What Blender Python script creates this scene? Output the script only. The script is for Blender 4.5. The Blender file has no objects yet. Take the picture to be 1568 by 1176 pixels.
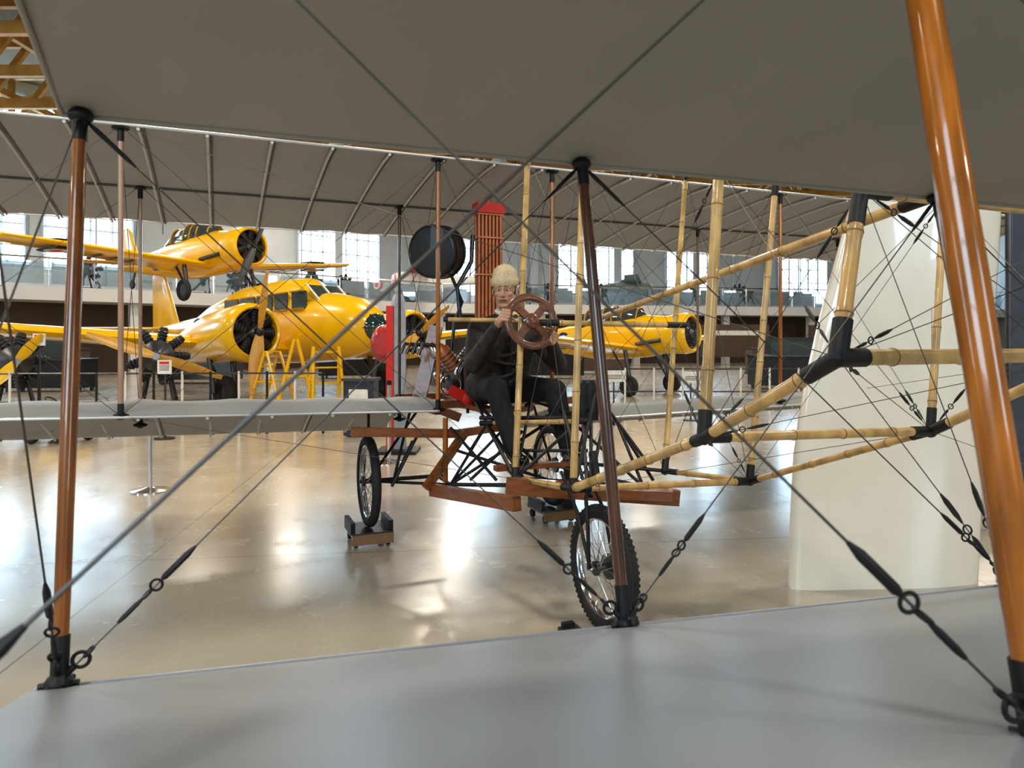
import bpy, math, random
from mathutils import Vector, Matrix
random.seed(7)
V=Vector
CAMH=1.4
# ---------------- placement helper : image pixel + estimated depth -> world (metres) ----------------
def W(u,v,d): return V(((u-784)/1087*d, d, CAMH+(523-v)/1087*d))
# aircraft axes: S = span, N = nose direction
S=V((.924,.382,0)); N=V((.382,-.924,0)); Z=V((0,0,1)); O=V((-.092,4.853,0))
def L(a,b,z): return O+S*a+N*b+Z*z

# ---------------- materials ----------------
MATS={}
def mk(name,col,rough=.5,metal=0,var=.12,scale=8,bump=0,coat=0,emit=None,es=0,stretch=None,alpha=None,trans=0):
    if name in MATS: return MATS[name]
    m=bpy.data.materials.new(name); m.use_nodes=True
    nt=m.node_tree; b=nt.nodes['Principled BSDF']
    b.inputs['Roughness'].default_value=rough; b.inputs['Metallic'].default_value=metal
    b.inputs['Coat Weight'].default_value=coat
    b.inputs['Transmission Weight'].default_value=trans
    tc=nt.nodes.new('ShaderNodeTexCoord'); n=nt.nodes.new('ShaderNodeTexNoise'); n.inputs['Scale'].default_value=scale
    n.inputs['Detail'].default_value=4
    mp=nt.nodes.new('ShaderNodeMapping')
    if stretch: mp.inputs['Scale'].default_value=stretch
    nt.links.new(tc.outputs['Object'],mp.inputs['Vector']); nt.links.new(mp.outputs['Vector'],n.inputs['Vector'])
    r=nt.nodes.new('ShaderNodeValToRGB')
    c=list(col)
    r.color_ramp.elements[0].color=[max(0,x*(1-var)) for x in c]+[1]
    r.color_ramp.elements[1].color=[min(1,x*(1+var)) for x in c]+[1]
    r.color_ramp.elements[0].position=.3; r.color_ramp.elements[1].position=.7
    nt.links.new(n.outputs['Fac'],r.inputs['Fac']); nt.links.new(r.outputs['Color'],b.inputs['Base Color'])
    if bump:
        bp=nt.nodes.new('ShaderNodeBump'); bp.inputs['Strength'].default_value=bump; bp.inputs['Distance'].default_value=.01
        nt.links.new(n.outputs['Fac'],bp.inputs['Height']); nt.links.new(bp.outputs['Normal'],b.inputs['Normal'])
    if emit:
        b.inputs['Emission Color'].default_value=(*emit,1); b.inputs['Emission Strength'].default_value=es
    MATS[name]=m; return m
fabric=mk('doped_fabric_grey',(.38,.38,.375),.55,var=.04,scale=3)
fabric_top=mk('doped_fabric_shaded',(.33,.325,.31),.6,var=.05,scale=3)  # darker copy of the grey fabric; dim underside light put into its colour
fabric_near=mk('doped_fabric_window_tint',(.27,.295,.325),.36,var=.03,scale=5)  # grey fabric tinted blue; window reflection put into its colour
fabric_seam=mk('fabric_seam',(.62,.62,.60),.5,var=.05)
fabric_dk=mk('fabric_dark_seam',(.14,.14,.14),.6)
silver=mk('silver_tube',(.75,.76,.78),.3,.6,var=.05)
wood_or=mk('varnished_orange_wood',(.38,.13,.014),.2,var=.42,scale=14,coat=.7,stretch=(3,3,.25))
wood_mid=mk('varnished_amber_wood',(.22,.075,.016),.22,var=.42,scale=14,coat=.7,stretch=(3,3,.25))
wood_br=mk('varnished_brown_wood',(.11,.045,.022),.25,var=.35,scale=14,coat=.5,stretch=(3,3,.3))
wood_red=mk('mahogany',(.25,.085,.030),.35,var=.3,scale=10,coat=.3,stretch=(1,1,4))
wood_wheel=mk('dark_walnut',(.16,.06,.03),.35,var=.3,scale=20,coat=.4)
bamboo_m=mk('bamboo',(.53,.35,.14),.32,var=.36,scale=7,coat=.35,stretch=(2,2,.7))
bamboo_n=mk('bamboo_node',(.22,.12,.045),.5)
black=mk('black_tape',(.012,.012,.014),.5,var=.3)
blackg=mk('black_gloss',(.012,.012,.014),.25,coat=.3)
steel=mk('dark_steel',(.10,.10,.105),.35,.8)
wirem=mk('wire_steel',(.10,.095,.09),.4,.6)
chrome=mk('chrome',(.7,.7,.72),.15,1,var=.04)
rubber=mk('tyre_rubber',(.025,.025,.026),.75)
copper=mk('copper_red',(.50,.17,.06),.38,.25,var=.2)
redp=mk('red_paint',(.62,.03,.015),.5)
red_dk=mk('dark_red_paint',(.40,.02,.015),.35,coat=.3)
yellow=mk('yellow_paint',(.82,.475,.004),.28,var=.06,scale=2,coat=.4)
yellow_d=mk('yellow_paint_dark',(.40,.21,.01),.4)
glass=mk('cockpit_glass',(.05,.07,.07),.08,0,coat=.8)
white_g=mk('gloss_white_paint',(.84,.79,.69),.2,var=.02,coat=.8)
whitep=mk('grey_wall_paint',(.48,.49,.49),.6,var=.06,scale=1)
slabp=mk('white_slab_paint',(.70,.70,.69),.6,var=.04,scale=1)
creamp=mk('cream_sign',(.75,.72,.65),.5)
navy=mk('navy_blue',(.02,.035,.12),.4)
skin=mk('skin',(.56,.31,.21),.5,var=.08)
lips=mk('lips',(.33,.11,.09),.5)
jacket=mk('charcoal_jacket',(.040,.030,.027),.65,var=.4,scale=25,bump=.5)
trous=mk('black_trousers',(.014,.014,.017),.8,var=.3,scale=25,bump=.4)
eyew=mk('eye_white',(.7,.7,.68),.3)
roofwood=mk('roof_timber',(.50,.30,.09),.6,var=.25,scale=2)
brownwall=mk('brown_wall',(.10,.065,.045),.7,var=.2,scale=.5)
knit=mk('cream_knit',(.66,.53,.34),.95,var=.22,scale=120,bump=.5)

# ---------------- mesh builder ----------------
class MB:
    def __init__(s,name,M=None):
        s.name=name; s.v=[]; s.f=[]; s.fm=[]; s.m=[]; s.M=M
    def add(s,vs,fs,m):
        if m not in s.m: s.m.append(m)
        k=s.m.index(m); o=len(s.v)
        if s.M is not None: vs=[s.M@V(p) for p in vs]
        s.v+= [tuple(p) for p in vs]
        for f in fs: s.f.append(tuple(i+o for i in f)); s.fm.append(k)
    def frame(s,d):
        d=d.normalized(); up=Z if abs(d.z)<.95 else V((1,0,0))
        x=d.cross(up).normalized(); return x, x.cross(d).normalized()
    def path(s,pts,rad,m,n=10,asp=1,caps=True):
        pts=[V(p) for p in pts]
        if not isinstance(rad,(list,tuple)): rad=[rad]*len(pts)
        vs=[];fs=[]; px=None
        for i,p in enumerate(pts):
            d=(pts[min(i+1,len(pts)-1)]-pts[max(i-1,0)])
            if d.length<1e-9: d=V((0,0,1))
            d.normalize()
            if px is None: x,y=s.frame(d)
            else:
                x=(px-d*px.dot(d)).normalized(); y=x.cross(d).normalized()
            px=x
            for k in range(n):
                a=2*math.pi*k/n; vs.append(p+(x*math.cos(a)+y*math.sin(a)*asp)*rad[i])
        for i in range(len(pts)-1):
            for k in range(n):
                fs.append((i*n+k,i*n+(k+1)%n,(i+1)*n+(k+1)%n,(i+1)*n+k))
        if caps:
            fs.append(tuple(range(n))[::-1]); fs.append(tuple((len(pts)-1)*n+k for k in range(n)))
        s.add(vs,fs,m)
    def tube(s,p,q,r,m,r2=None,n=10,asp=1): s.path([p,q],[r,r if r2 is None else r2],m,n,asp)
    def caps(s,p,q,r1,r2,m,n=14):
        p=V(p);q=V(q);d=(q-p); ln=d.length; d=d.normalized() if ln>1e-6 else V((0,0,1))
        pts=[];rr=[]
        for k in range(5):
            a=math.pi/2*k/5; pts.append(p-d*r1*math.cos(a)); rr.append(max(r1*math.sin(a),r1*.03))
        pts.append(p); rr.append(r1); pts.append(q); rr.append(r2)
        for k in range(4,-1,-1):
            a=math.pi/2*k/5; pts.append(q+d*r2*math.cos(a)); rr.append(max(r2*math.sin(a),r2*.03))
        s.path(pts,rr,m,n)
    def beam(s,p,q,w,h,m,up=None):
        p=V(p);q=V(q); d=(q-p).normalized(); up=V(up) if up else (Z if abs(d.z)<.95 else V((1,0,0)))
        x=d.cross(up).normalized(); y=x.cross(d).normalized()
        vs=[c+x*sx*w/2+y*sy*h/2 for c in(p,q) for sx,sy in((-1,-1),(1,-1),(1,1),(-1,1))]
        s.add(vs,[(0,1,2,3)[::-1],(4,5,6,7),(0,1,5,4),(1,2,6,5),(2,3,7,6),(3,0,4,7)],m)
    def ell(s,c,r,m,ax=None,nu=16,nv=10):
        c=V(c); ax=ax or (V((1,0,0)),V((0,1,0)),V((0,0,1)))
        if not isinstance(r,(tuple,list)): r=(r,r,r)
        vs=[c+ax[2]*r[2]];fs=[]
        for j in range(1,nv):
            t=math.pi*j/nv
            for i in range(nu):
                p=2*math.pi*i/nu
                vs.append(c+ax[0]*r[0]*math.sin(t)*math.cos(p)+ax[1]*r[1]*math.sin(t)*math.sin(p)+ax[2]*r[2]*math.cos(t))
        vs.append(c-ax[2]*r[2])
        for i in range(nu): fs.append((0,1+i,1+(i+1)%nu))
        for j in range(nv-2):
            for i in range(nu):
                a=1+j*nu; fs.append((a+i,a+nu+i,a+nu+(i+1)%nu,a+(i+1)%nu))
        a=1+(nv-2)*nu
        for i in range(nu): fs.append((a+i,len(vs)-1,a+(i+1)%nu))
        s.add(vs,fs,m)
    def lathe(s,prof,o,d,m,n=24):
        o=V(o); d=V(d).normalized()
        s.path2([(o+d*x,r) for x,r in prof],d,m,n)
    def path2(s,pr,d,m,n):
        x,y=s.frame(d); vs=[];fs=[]
        for p,r in pr:
            for k in range(n):
                a=2*math.pi*k/n; vs.append(p+(x*math.cos(a)+y*math.sin(a))*max(r,.0005))
        for i in range(len(pr)-1):
            for k in range(n): fs.append((i*n+k,i*n+(k+1)%n,(i+1)*n+(k+1)%n,(i+1)*n+k))
        fs.append(tuple(range(n))[::-1]); fs.append(tuple((len(pr)-1)*n+k for k in range(n)))
        s.add(vs,fs,m)
    def torus(s,c,ax,R,r,m,n=40,k=10,rw=None,sq=1):
        c=V(c); ax=V(ax).normalized(); x,y=s.frame(ax); rw=rw or r; vs=[];fs=[]
        for i in range(n):
            a=2*math.pi*i/n; e=x*math.cos(a)+y*math.sin(a)*sq
            for j in range(k):
                b=2*math.pi*j/k; vs.append(c+e*(R+r*math.cos(b))+ax*rw*math.sin(b))
        for i in range(n):
            for j in range(k): fs.append((i*k+j,i*k+(j+1)%k,((i+1)%n)*k+(j+1)%k,((i+1)%n)*k+j))
        s.add(vs,fs,m)
    def loft(s,rings,m,cap=True):
        n=len(rings[0]); vs=[p for r in rings for p in r]; fs=[]
        for i in range(len(rings)-1):
            for k in range(n): fs.append((i*n+k,i*n+(k+1)%n,(i+1)*n+(k+1)%n,(i+1)*n+k))
        if cap: fs.append(tuple(range(n))[::-1]); fs.append(tuple((len(rings)-1)*n+k for k in range(n)))
        s.add(vs,fs,m)
    def build(s,parent=None,angle=38,flip=True):
        me=bpy.data.meshes.new(s.name); me.from_pydata(s.v,[],s.f)
        for m in s.m: me.materials.append(m)
        me.polygons.foreach_set('material_index',s.fm)
        me.polygons.foreach_set('use_smooth',[True]*len(s.f))
        import bmesh
        bm=bmesh.new(); bm.from_mesh(me); bmesh.ops.recalc_face_normals(bm,faces=bm.faces); bm.to_mesh(me); bm.free()
        try: me.set_sharp_from_angle(angle=math.radians(angle))
        except Exception: pass
        ob=bpy.data.objects.new(s.name,me); bpy.context.collection.objects.link(ob)
        if parent: ob.parent=parent
        return ob
def empty(name):
    e=bpy.data.objects.new(name,None); bpy.context.collection.objects.link(e); return e
def remesh(ob,vox,sm=4):
    r=ob.modifiers.new('r','REMESH'); r.mode='VOXEL'; r.voxel_size=vox; r.use_smooth_shade=True
    t=ob.modifiers.new('s','SMOOTH'); t.iterations=sm; t.factor=.5

def bamboo(mb,p,q,r,r2=None,wrap=(.09,.09),seg=.27):
    p=V(p);q=V(q);r2=r if r2 is None else r2
    d=q-p; ln=d.length; d.normalize(); pts=[p];rr=[r]; s0=seg*random.uniform(.4,.9); nodes=[]
    while s0<ln-.05:
        t=s0/ln; rad=r+(r2-r)*t
        pts+=[p+d*(s0-.02),p+d*s0,p+d*(s0+.02)]; rr+=[rad*.98,rad*1.13,rad*.98]
        nodes.append((s0,rad)); s0+=seg*random.uniform(.8,1.2)
    pts.append(q); rr.append(r2); mb.path(pts,rr,bamboo_m,14)
    for s1,rad in nodes: mb.tube(p+d*(s1-.002),p+d*(s1+.002),rad*1.15,bamboo_n,n=14)
    if wrap[0]: mb.tube(p-d*.01,p+d*wrap[0],r*1.16,black,n=14)
    if wrap[1]: mb.tube(q-d*wrap[1],q+d*.01,r2*1.16,black,n=14)

# ================= ROOM =================
def quad(name,pts,m):
    mb=MB(name); mb.add([V(p) for p in pts],[(0,1,2,3)],m); return mb.build()
# floor
fm=bpy.data.materials.new('polished_concrete_floor'); fm.use_nodes=True
nt=fm.node_tree; b=nt.nodes['Principled BSDF']
tc=nt.nodes.new('ShaderNodeTexCoord')
n1=nt.nodes.new('ShaderNodeTexNoise'); n1.inputs['Scale'].default_value=.9; n1.inputs['Detail'].default_value=12; n1.inputs['Roughness'].default_value=.65
nt.links.new(tc.outputs['Object'],n1.inputs['Vector'])
r1=nt.nodes.new('ShaderNodeValToRGB'); r1.color_ramp.elements[0].color=(.41,.365,.295,1); r1.color_ramp.elements[1].color=(.50,.455,.38,1)
r1.color_ramp.elements[0].position=.3; r1.color_ramp.elements[1].position=.7
nt.links.new(n1.outputs['Fac'],r1.inputs['Fac'])
mp=nt.nodes.new('ShaderNodeMapping'); mp.inputs['Rotation'].default_value=(0,0,math.radians(-7)); mp.inputs['Location'].default_value=(1.78,.2,0)
nt.links.new(tc.outputs['Object'],mp.inputs['Vector'])
br=nt.nodes.new('ShaderNodeTexBrick'); br.offset=0; br.inputs['Scale'].default_value=1; br.inputs['Brick Width'].default_value=5; br.inputs['Row Height'].default_value=5
br.inputs['Mortar Size'].default_value=.007; br.inputs['Mortar Smooth'].default_value=.3
br.inputs['Color1'].default_value=(1,1,1,1); br.inputs['Color2'].default_value=(.98,.98,.98,1); br.inputs['Mortar'].default_value=(.55,.5,.45,1)
nt.links.new(mp.outputs['Vector'],br.inputs['Vector'])
mx=nt.nodes.new('ShaderNodeMixRGB'); mx.blend_type='MULTIPLY'; mx.inputs[0].default_value=1
nt.links.new(r1.outputs['Color'],mx.inputs[1]); nt.links.new(br.outputs['Color'],mx.inputs[2]); nt.links.new(mx.outputs[0],b.inputs['Base Color'])
n2=nt.nodes.new('ShaderNodeTexNoise'); n2.inputs['Scale'].default_value=3.5; n2.inputs['Detail'].default_value=10; n2.inputs['Roughness'].default_value=.68; nt.links.new(tc.outputs['Object'],n2.inputs['Vector'])
r2=nt.nodes.new('ShaderNodeMapRange'); r2.inputs['From Min'].default_value=.3; r2.inputs['From Max'].default_value=.7; r2.inputs['To Min'].default_value=.17; r2.inputs['To Max'].default_value=.31
nt.links.new(n2.outputs['Fac'],r2.inputs['Value']); nt.links.new(r2.outputs['Result'],b.inputs['Roughness'])
bp=nt.nodes.new('ShaderNodeBump'); bp.inputs['Strength'].default_value=.08; bp.inputs['Distance'].default_value=.01
n3=nt.nodes.new('ShaderNodeTexNoise'); n3.inputs['Scale'].default_value=7; n3.inputs['Detail'].default_value=4; nt.links.new(tc.outputs['Object'],n3.inputs['Vector'])
nt.links.new(n3.outputs['Fac'],bp.inputs['Height']); nt.links.new(bp.outputs['Normal'],b.inputs['Normal'])
b.inputs['Coat Weight'].default_value=.35; b.inputs['Coat Roughness'].default_value=.17; b.inputs['IOR'].default_value=1.5
nt.links.new(bp.outputs['Normal'],b.inputs['Coat Normal'])
quad('floor',[(-34,-12,0),(34,-12,0),(34,62,0),(-34,62,0)],fm)
CE=13.5
quad('ceiling',[(-34,-12,CE),(34,-12,CE),(34,62,CE),(-34,62,CE)],mk('ceiling_paint',(.13,.10,.06),.8))
quad('wall_front',[(-34,-12,0),(34,-12,0),(34,-12,CE),(-34,-12,CE)],whitep)
quad('wall_left',[(-34,-12,0),(-34,62,0),(-34,62,CE),(-34,-12,CE)],whitep)
quad('wall_right',[(34,-12,0),(34,62,0),(34,62,CE),(34,-12,CE)],whitep)
A0w=V((-34,22.7,0)); A1w=V((-7,48,0)); A2w=V((34,56,0))
def wallq(name,p,q,z0,z1,m): return quad(name,[p+Z*z0,q+Z*z0,q+Z*z1,p+Z*z1],m)
wallq('wall_back_left',A0w,A1w,0,CE,whitep); wallq('wall_back_right',A1w,A2w,0,CE,whitep)
wemit=mk('daylight_glazing',(.8,.9,1),.3,emit=(.60,.82,1),es=9,var=.02)
framem=mk('window_frame',(.40,.44,.46),.5)
wn=0
def window(p,q,z0,z1,nx,nz,inn):
    global wn; wn+=1
    mb=MB('window_%d'%wn); p=p+inn*.05; q=q+inn*.05
    mb.add([p+Z*z0,q+Z*z0,q+Z*z1,p+Z*z1],[(0,1,2,3)],wemit)
    d=(q-p)
    for i in range(nx+1):
        t=p+d*i/nx+inn*.05; mb.beam(t+Z*z0,t+Z*z1,.22 if i in(0,nx) else .06,.1,framem)
    for j in range(nz+1):
        z=z0+(z1-z0)*j/nz; mb.beam(p+inn*.05+Z*z,q+inn*.05+Z*z,.1,.06,framem)
    mb.build()
def wallwins(p,q,inn,spans,z0,z1):
    d=(q-p).normalized()
    for s0,s1 in spans: window(p+d*s0,p+d*s1,z0,z1,max(3,int((s1-s0)/.8)),8,inn)
wallwins(A0w,A1w,V((.684,-.73,0)),[(2,6),(11.6,15.4),(16.1,20.0),(29.0,34.6)],4.9,12.8)
wallwins(A1w,A2w,V((.19,-.98,0)),[(2.4,6.0),(10.4,16.0),(18.5,22.5),(27.5,31.5),(35,39)],4.8,12.8)
for i in range(3): window(V((-26+i*20,-11.95,0)),V((-20+i*20,-11.95,0)),4,9,5,4,V((0,1,0)))  # unseen glowing panes behind the camera, added as cool fill light
# ducts / pipes on upper wall
dc=MB('ventilation_ducts')
dm=mk('duct_metal',(.36,.37,.38),.4,.4)
for p,q in ((A0w,A1w),(A1w,A2w)):
    d=(q-p).normalized(); nn=d.cross(Z); ln=(q-p).length
    for z,r in ((9.4,.32),(4.7,.07)): dc.tube(p+d*.5+nn*.9+Z*z,q-d*.5+nn*.9+Z*z,r,dm,n=14)
    k=2
    while k<ln:
        dc.tube(p+d*k+nn*.5+Z*3.7,p+d*k+nn*.5+Z*9.4,.05,dm,n=8); k+=5.4
dc.build()
# mezzanine
M=[V((-34,14.5,0)),V((-4,41,0)),V((34,48.5,0))]
mz=MB('mezzanine_floor'); B=[A0w,A1w,A2w]
for i in range(2):
    p,q=M[i],M[i+1]; p2,q2=B[i],B[i+1]
    vs=[p+Z*3.05,q+Z*3.05,q2+Z*3.05,p2+Z*3.05,p+Z*3.6,q+Z*3.6,q2+Z*3.6,p2+Z*3.6]
    mz.add(vs,[(0,1,2,3),(4,5,6,7),(0,1,5,4),(1,2,6,5),(2,3,7,6),(3,0,4,7)],slabp)
mz.build(angle=20)
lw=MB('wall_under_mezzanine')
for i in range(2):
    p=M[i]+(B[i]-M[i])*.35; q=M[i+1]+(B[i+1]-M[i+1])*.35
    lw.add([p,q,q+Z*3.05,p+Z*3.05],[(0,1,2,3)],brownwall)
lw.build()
cols=MB('mezzanine_columns'); rail=MB('mezzanine_glass_railing')
railglass=mk('rail_glass',(.40,.50,.55),.08,trans=.85)
for i in range(2):
    p,q=M[i],M[i+1]; d=(q-p); ln=d.length; d.normalize(); nn=d.cross(Z)
    k=0
    while k<ln:
        c=p+d*k-nn*.6; cols.beam(c,c+Z*3.05,.4,.4,slabp,up=d)
        c2=p+d*(k+1)-nn*7.0; cols.beam(c2+Z*3.6,c2+Z*CE,.5,.5,whitep,up=d)
        k+=6
    k=0
    while k<ln-1.6:
        a=p+d*k-nn*.15; bq=p+d*(k+1.5)-nn*.15
        rail.tube(a+Z*3.6,a+Z*4.75,.03,chrome,n=6)
        rail.add([a+Z*3.7+d*.08,bq+Z*3.7-d*.08,bq+Z*4.6-d*.08,a+Z*4.6+d*.08],[(0,1,2,3)],railglass)
        k+=1.6
    rail.tube(p+Z*4.75-nn*.15,q+Z*4.75-nn*.15,.04,chrome,n=6)
cols.build(); rail.build()
# roof trusses
tr=MB('roof_trusses')
for i in range(17):
    y=4+i*3.1
    for z in (10.0,12.2): tr.beam((-33.9,y,z),(33.9,y,z),.22,.35,roofwood)
    x=-33.9+(1.2 if i%2 else 0)
    while x<33:
        tr.beam((x,y,10.0),(min(x+1.7,33.9),y,12.2),.16,.22,roofwood); tr.beam((min(x+1.7,33.9),y,12.2),(min(x+3.4,33.9),y,10.0),.16,.22,roofwood); tr.beam((x,y,10),(x,y,12.2),.16,.2,roofwood)
        x+=3.4
for x in range(-32,34,4): tr.beam((x,0,11.2),(x,58,11.2),.2,.25,roofwood)
tr.build()

# ================= CANARD (front elevator) + AIRCRAFT =================
plane=empty('pioneer_biplane_aircraft')
B1=V((-.60,.94,.938)); B2=V((.185,1.16,.930)); T1=V((-.650,1.07,1.750)); T2=V((.126,1.29,1.732))
dS=B2-B1; dT=T2-T1; c_b=V((.236,-.60,.146)); c_t=V((.252,-.60,.137))
def Bp(i,j): return B1+dS*i+c_b*j
def Tp(i,j): return T1+dT*i+c_t*j
NB=4
def panel(mb,P,up,mat):
    ni=48; nj=16
    vs=[];fs=[]
    for sgn in (0,1):
        for i in range(ni+1):
            for j in range(nj+1):
                a=-.035+(NB+.07)*i/ni; c=-.03+1.18*j/nj
                p=P(a,c)
                t=min(max((c+.03)/1.18,0),1)
                th=.012*math.sqrt(max(0,1-(2*t-1)**4))+.0
                h=.014*4*t*(1-t)
                vs.append(p+Z*(h+(th if sgn else -th)*.6))
    st=(ni+1)*(nj+1)
    for sgn in (0,1):
        for i in range(ni):
            for j in range(nj):
                a=sgn*st+i*(nj+1)+j; fs.append((a,a+1,a+nj+2,a+nj+1))
    for i in range(ni):
        for j in (0,nj):
            a=i*(nj+1)+j; fs.append((a,a+nj+1,a+nj+1+st,a+st))
    for j in range(nj):
        for i in (0,ni):
            a=i*(nj+1)+j; fs.append((a,a+1,a+1+st,a+st))
    mb.add(vs,fs,mat)
    for c in (-.03,): mb.tube(P(-.035,c),P(NB+.035,c),.005,mat,n=8)
    mb.tube(P(-.035,-.03),P(-.035,1.15),.004,mat,n=8)
cp=MB('elevator_lower_plane'); panel(cp,Bp,1,fabric_near); cp.build(plane,60)
cp=MB('elevator_upper_plane'); panel(cp,Tp,1,fabric_top); cp.build(plane,60)
es=MB('elevator_struts')
def strut(mb,p,q,r,m,asp=1,w1=.07,w2=.05):
    p=V(p);q=V(q);d=(q-p).normalized(); ln=(q-p).length
    mb.path([p,p+d*ln*.15,p+d*ln*.5,p+d*ln*.85,q],[r*.85,r*.97,r*1.05,r*.97,r*.85],m,18,asp)
    mb.tube(p,p+d*w1,r*1.06,black,n=18,asp=asp); mb.tube(q-d*w2,q,r*1.0,black,n=18,asp=asp)
for i in range(NB+1):
    for j in (0,1):
        p=Bp(i,j);q=Tp(i,j)
        if j==0: m=wood_mid if i==0 else wood_br; r=.0105
        else: m=wood_or; r=.0128 if i==1 else .012
        strut(es,p,q,r,m,1.25 if j==1 else 1.0)
        es.ell(p+Z*.010,(.017,.017,.014),black); es.ell(q-Z*.010,(.018,.018,.012),black)
        for k in range(6):
            a=k*math.pi/3+.3; e=V((math.cos(a),math.sin(a),0))
            es.tube(p+Z*.01,p+e*.024+Z*.008,.005,black,.004,n=6)
        es.lathe([(0,.006),(.012,.006)],p+V((.012,-.018,.016)),Z,steel,6)
es.build(plane)
ew=MB('elevator_wires')
def rig(mb,p,q,r=.0013,sl=.11,tb=.14,S1=.85,ti=0):
    """wire p(top) -> q(bottom) with taped upper end and turnbuckle at the bottom"""
    p=V(p);q=V(q);d=(q-p).normalized()
    mb.tube(p,q,r,wirem,n=6)
    mb.path([p+d*.01,p+d*.03,p+d*(sl-.02),p+d*sl],[r*1.2,.0045*S1,.0042*S1,r*1.2],black,8)
    e=q-d*tb; x,y=mb.frame(d)
    mb.path([e-d*.06,e-d*.045,e-d*.005,e],[r*1.3,.0055*S1,.0055*S1,.003*S1],black,8)
    for o_,a_ in ((.010,x),(.026,y)): mb.torus(e+d*o_,a_,.009*S1,.0022*S1,black,16,6)
    mb.path([e+d*.034,e+d*.045,e+d*.065,e+d*.075],[.0025*S1,.004*S1,.004*S1,.0025*S1],black,8)
    mb.torus(q-d*.035,x,.012*S1,.003*S1,black,18,6); mb.torus(q-d*.048,y,.009*S1,.0025*S1,black,18,6)
    mb.tube(q-d*.025,q,.0055*S1,black,n=8)
up=Z*.012
for i in range(NB):
    for j in (0,1):
        rig(ew,Tp(i,j)-Z*.01,Bp(i+1,j)+up,tb=.14 if j==0 else .17)
        if i==0 and j==1: rig(ew,Tp(1,1)-V((.055,0,.01)),Bp(0,1)+V((-.01,0,.05)),tb=.10,r=.0016)
        else: rig(ew,Tp(i+1,j)-Z*.01,Bp(i,j)+up,tb=.17 if j==0 else .030)
rig(ew,Tp(0,1)-Z*.01,Bp(0,0)+up,sl=.05,tb=.12)
rig(ew,Tp(0,0)-Z*.01,Bp(0,1)+up,sl=.05,tb=.03)
ew.build(plane)

# ---- bamboo booms ----
J1=V((.803,1.75,1.36)); J2=V((.627,2.32,1.086)); J3=V((.294,3.4,.696))
kk=S*1.06
J1r=J1+kk; J2r=J2+kk-Z*.03; J3r=J3+kk-Z*.045
KT=V((.909,1.85,1.797)); KTr=KT+kk
AT=W(808,240,4.70); ET=W(1050,262,5.05)
A0=W(789,733,3.9); E0=W(1018,721,4.2)
bb=MB('bamboo_booms')
bamboo(bb,J1,J2,.020,.018,(.12,.06)); bamboo(bb,J2,J3,.018,.021,(.06,.03))
bamboo(bb,J1r,J2r,.018); bamboo(bb,J2r,J3r,.015,.017)
bamboo(bb,J1,J1r,.021,.021,(.09,.1)); bamboo(bb,J2,J2r,.017,.017,(.10,.1)); bamboo(bb,J3,J3r,.018)
bamboo(bb,J1,KT,.021,.018,(.10,.10)); bamboo(bb,J1r,KTr,.020)
bamboo(bb,KT,KTr,.020,.020,(.10,.10))
bamboo(bb,KT+Z*.02,AT+Z*.03,.015,.018); bamboo(bb,KTr,ET,.015,.018)
def lerp(p,q,t): return p+(q-p)*t
def ptu(p,q,u):  # point of segment p-q seen at image column u
    k=(u-784)/1087; f0=p.x-k*p.y; f1=q.x-k*q.y; return lerp(p,q,f0/(f0-f1))
CT=ptu(KT+Z*.02,AT+Z*.03,1101); bamboo(bb,J2,CT,.020,.019,(.09,.03))
GT=ptu(KTr,ET,1446); bamboo(bb,J2r,GT,.015,.014)
BT=ptu(KT+Z*.02,AT+Z*.03,893); bamboo(bb,J3,BT,.019,.017,(.05,.03))
DT=ptu(KTr,ET,1188); bamboo(bb,J3r,DT,.018,.017)
bamboo(bb,A0,AT,.019,.020,(.06,.03)); bamboo(bb,E0,ET,.018,.018)
bamboo(bb,A0,J3,.017); bamboo(bb,E0,J3r,.015)
PR=lerp(KT,KTr,.24); WH=L(-.06,.69,1.52)
bamboo(bb,WH+S*.33-Z*.02+N*.0,PR,.015,.017,(.1,.09))
bamboo(bb,W(682,489,4.55),W(860,492,4.42),.015,.015,(.02,.05)); bamboo(bb,W(830,494,4.1),W(1048,498,4.35),.017,.016,(.1,.12))
bamboo(bb,W(738,648,4.45),W(898,645,4.05),.015,.015)
for p in (J1,J2,J1r,J2r,J3,J3r,KT,KTr,A0,E0): bb.ell(p,.025,black)
for p,q in ((KT,Tp(2,0)),(KTr,Tp(3,0))): bb.tube(p,q,.007,black)
bb.build(plane)
# boom wires
bw=MB('bracing_wires')
def wire(p,q,r=.0019): bw.tube(p,q,r,wirem,n=5)
def wiret(p,q,r=.0013):
    bw.tube(p,q,r,wirem,n=5); d=(V(q)-V(p)).normalized(); e=V(q)-d*.16
    bw.path([e-d*.05,e-d*.03,e,e+d*.02],[.002,.0055,.0055,.002],black,6); bw.torus(e+d*.035,bw.frame(d)[0],.009,.002,black,12,5)
    bw.path([e+d*.05,e+d*.06,e+d*.1],[.002,.005,.0025],black,6)
for p,q in ((J1,CT),(KT,J2),(J2r,KTr),(J1r,GT),(J2,BT),(CT,J3),(J2r,DT),(GT,J3r),(J1,J2r),(J2,J1r),(J2,J3r),(J3,J2r),(J2,GT),(J2r,CT),(J3,DT),(J3r,BT),(J1,KTr),(KT,J1r)):
    wiret(q,p); 
for p,q in ((J1,Bp(2,0)),(J1r,Bp(3,0)),(KT,Bp(2,0)),(KT,Bp(3,0)),(J1,Tp(3,0)),(KTr,Bp(2,0)),(J2r,Bp(3,0))): wiret(p,q,.0012)
for p,q in ((A0,BT),(J3,AT),(E0,DT),(J3r,ET),(A0,ET),(E0,AT)): wire(p,q)

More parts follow.
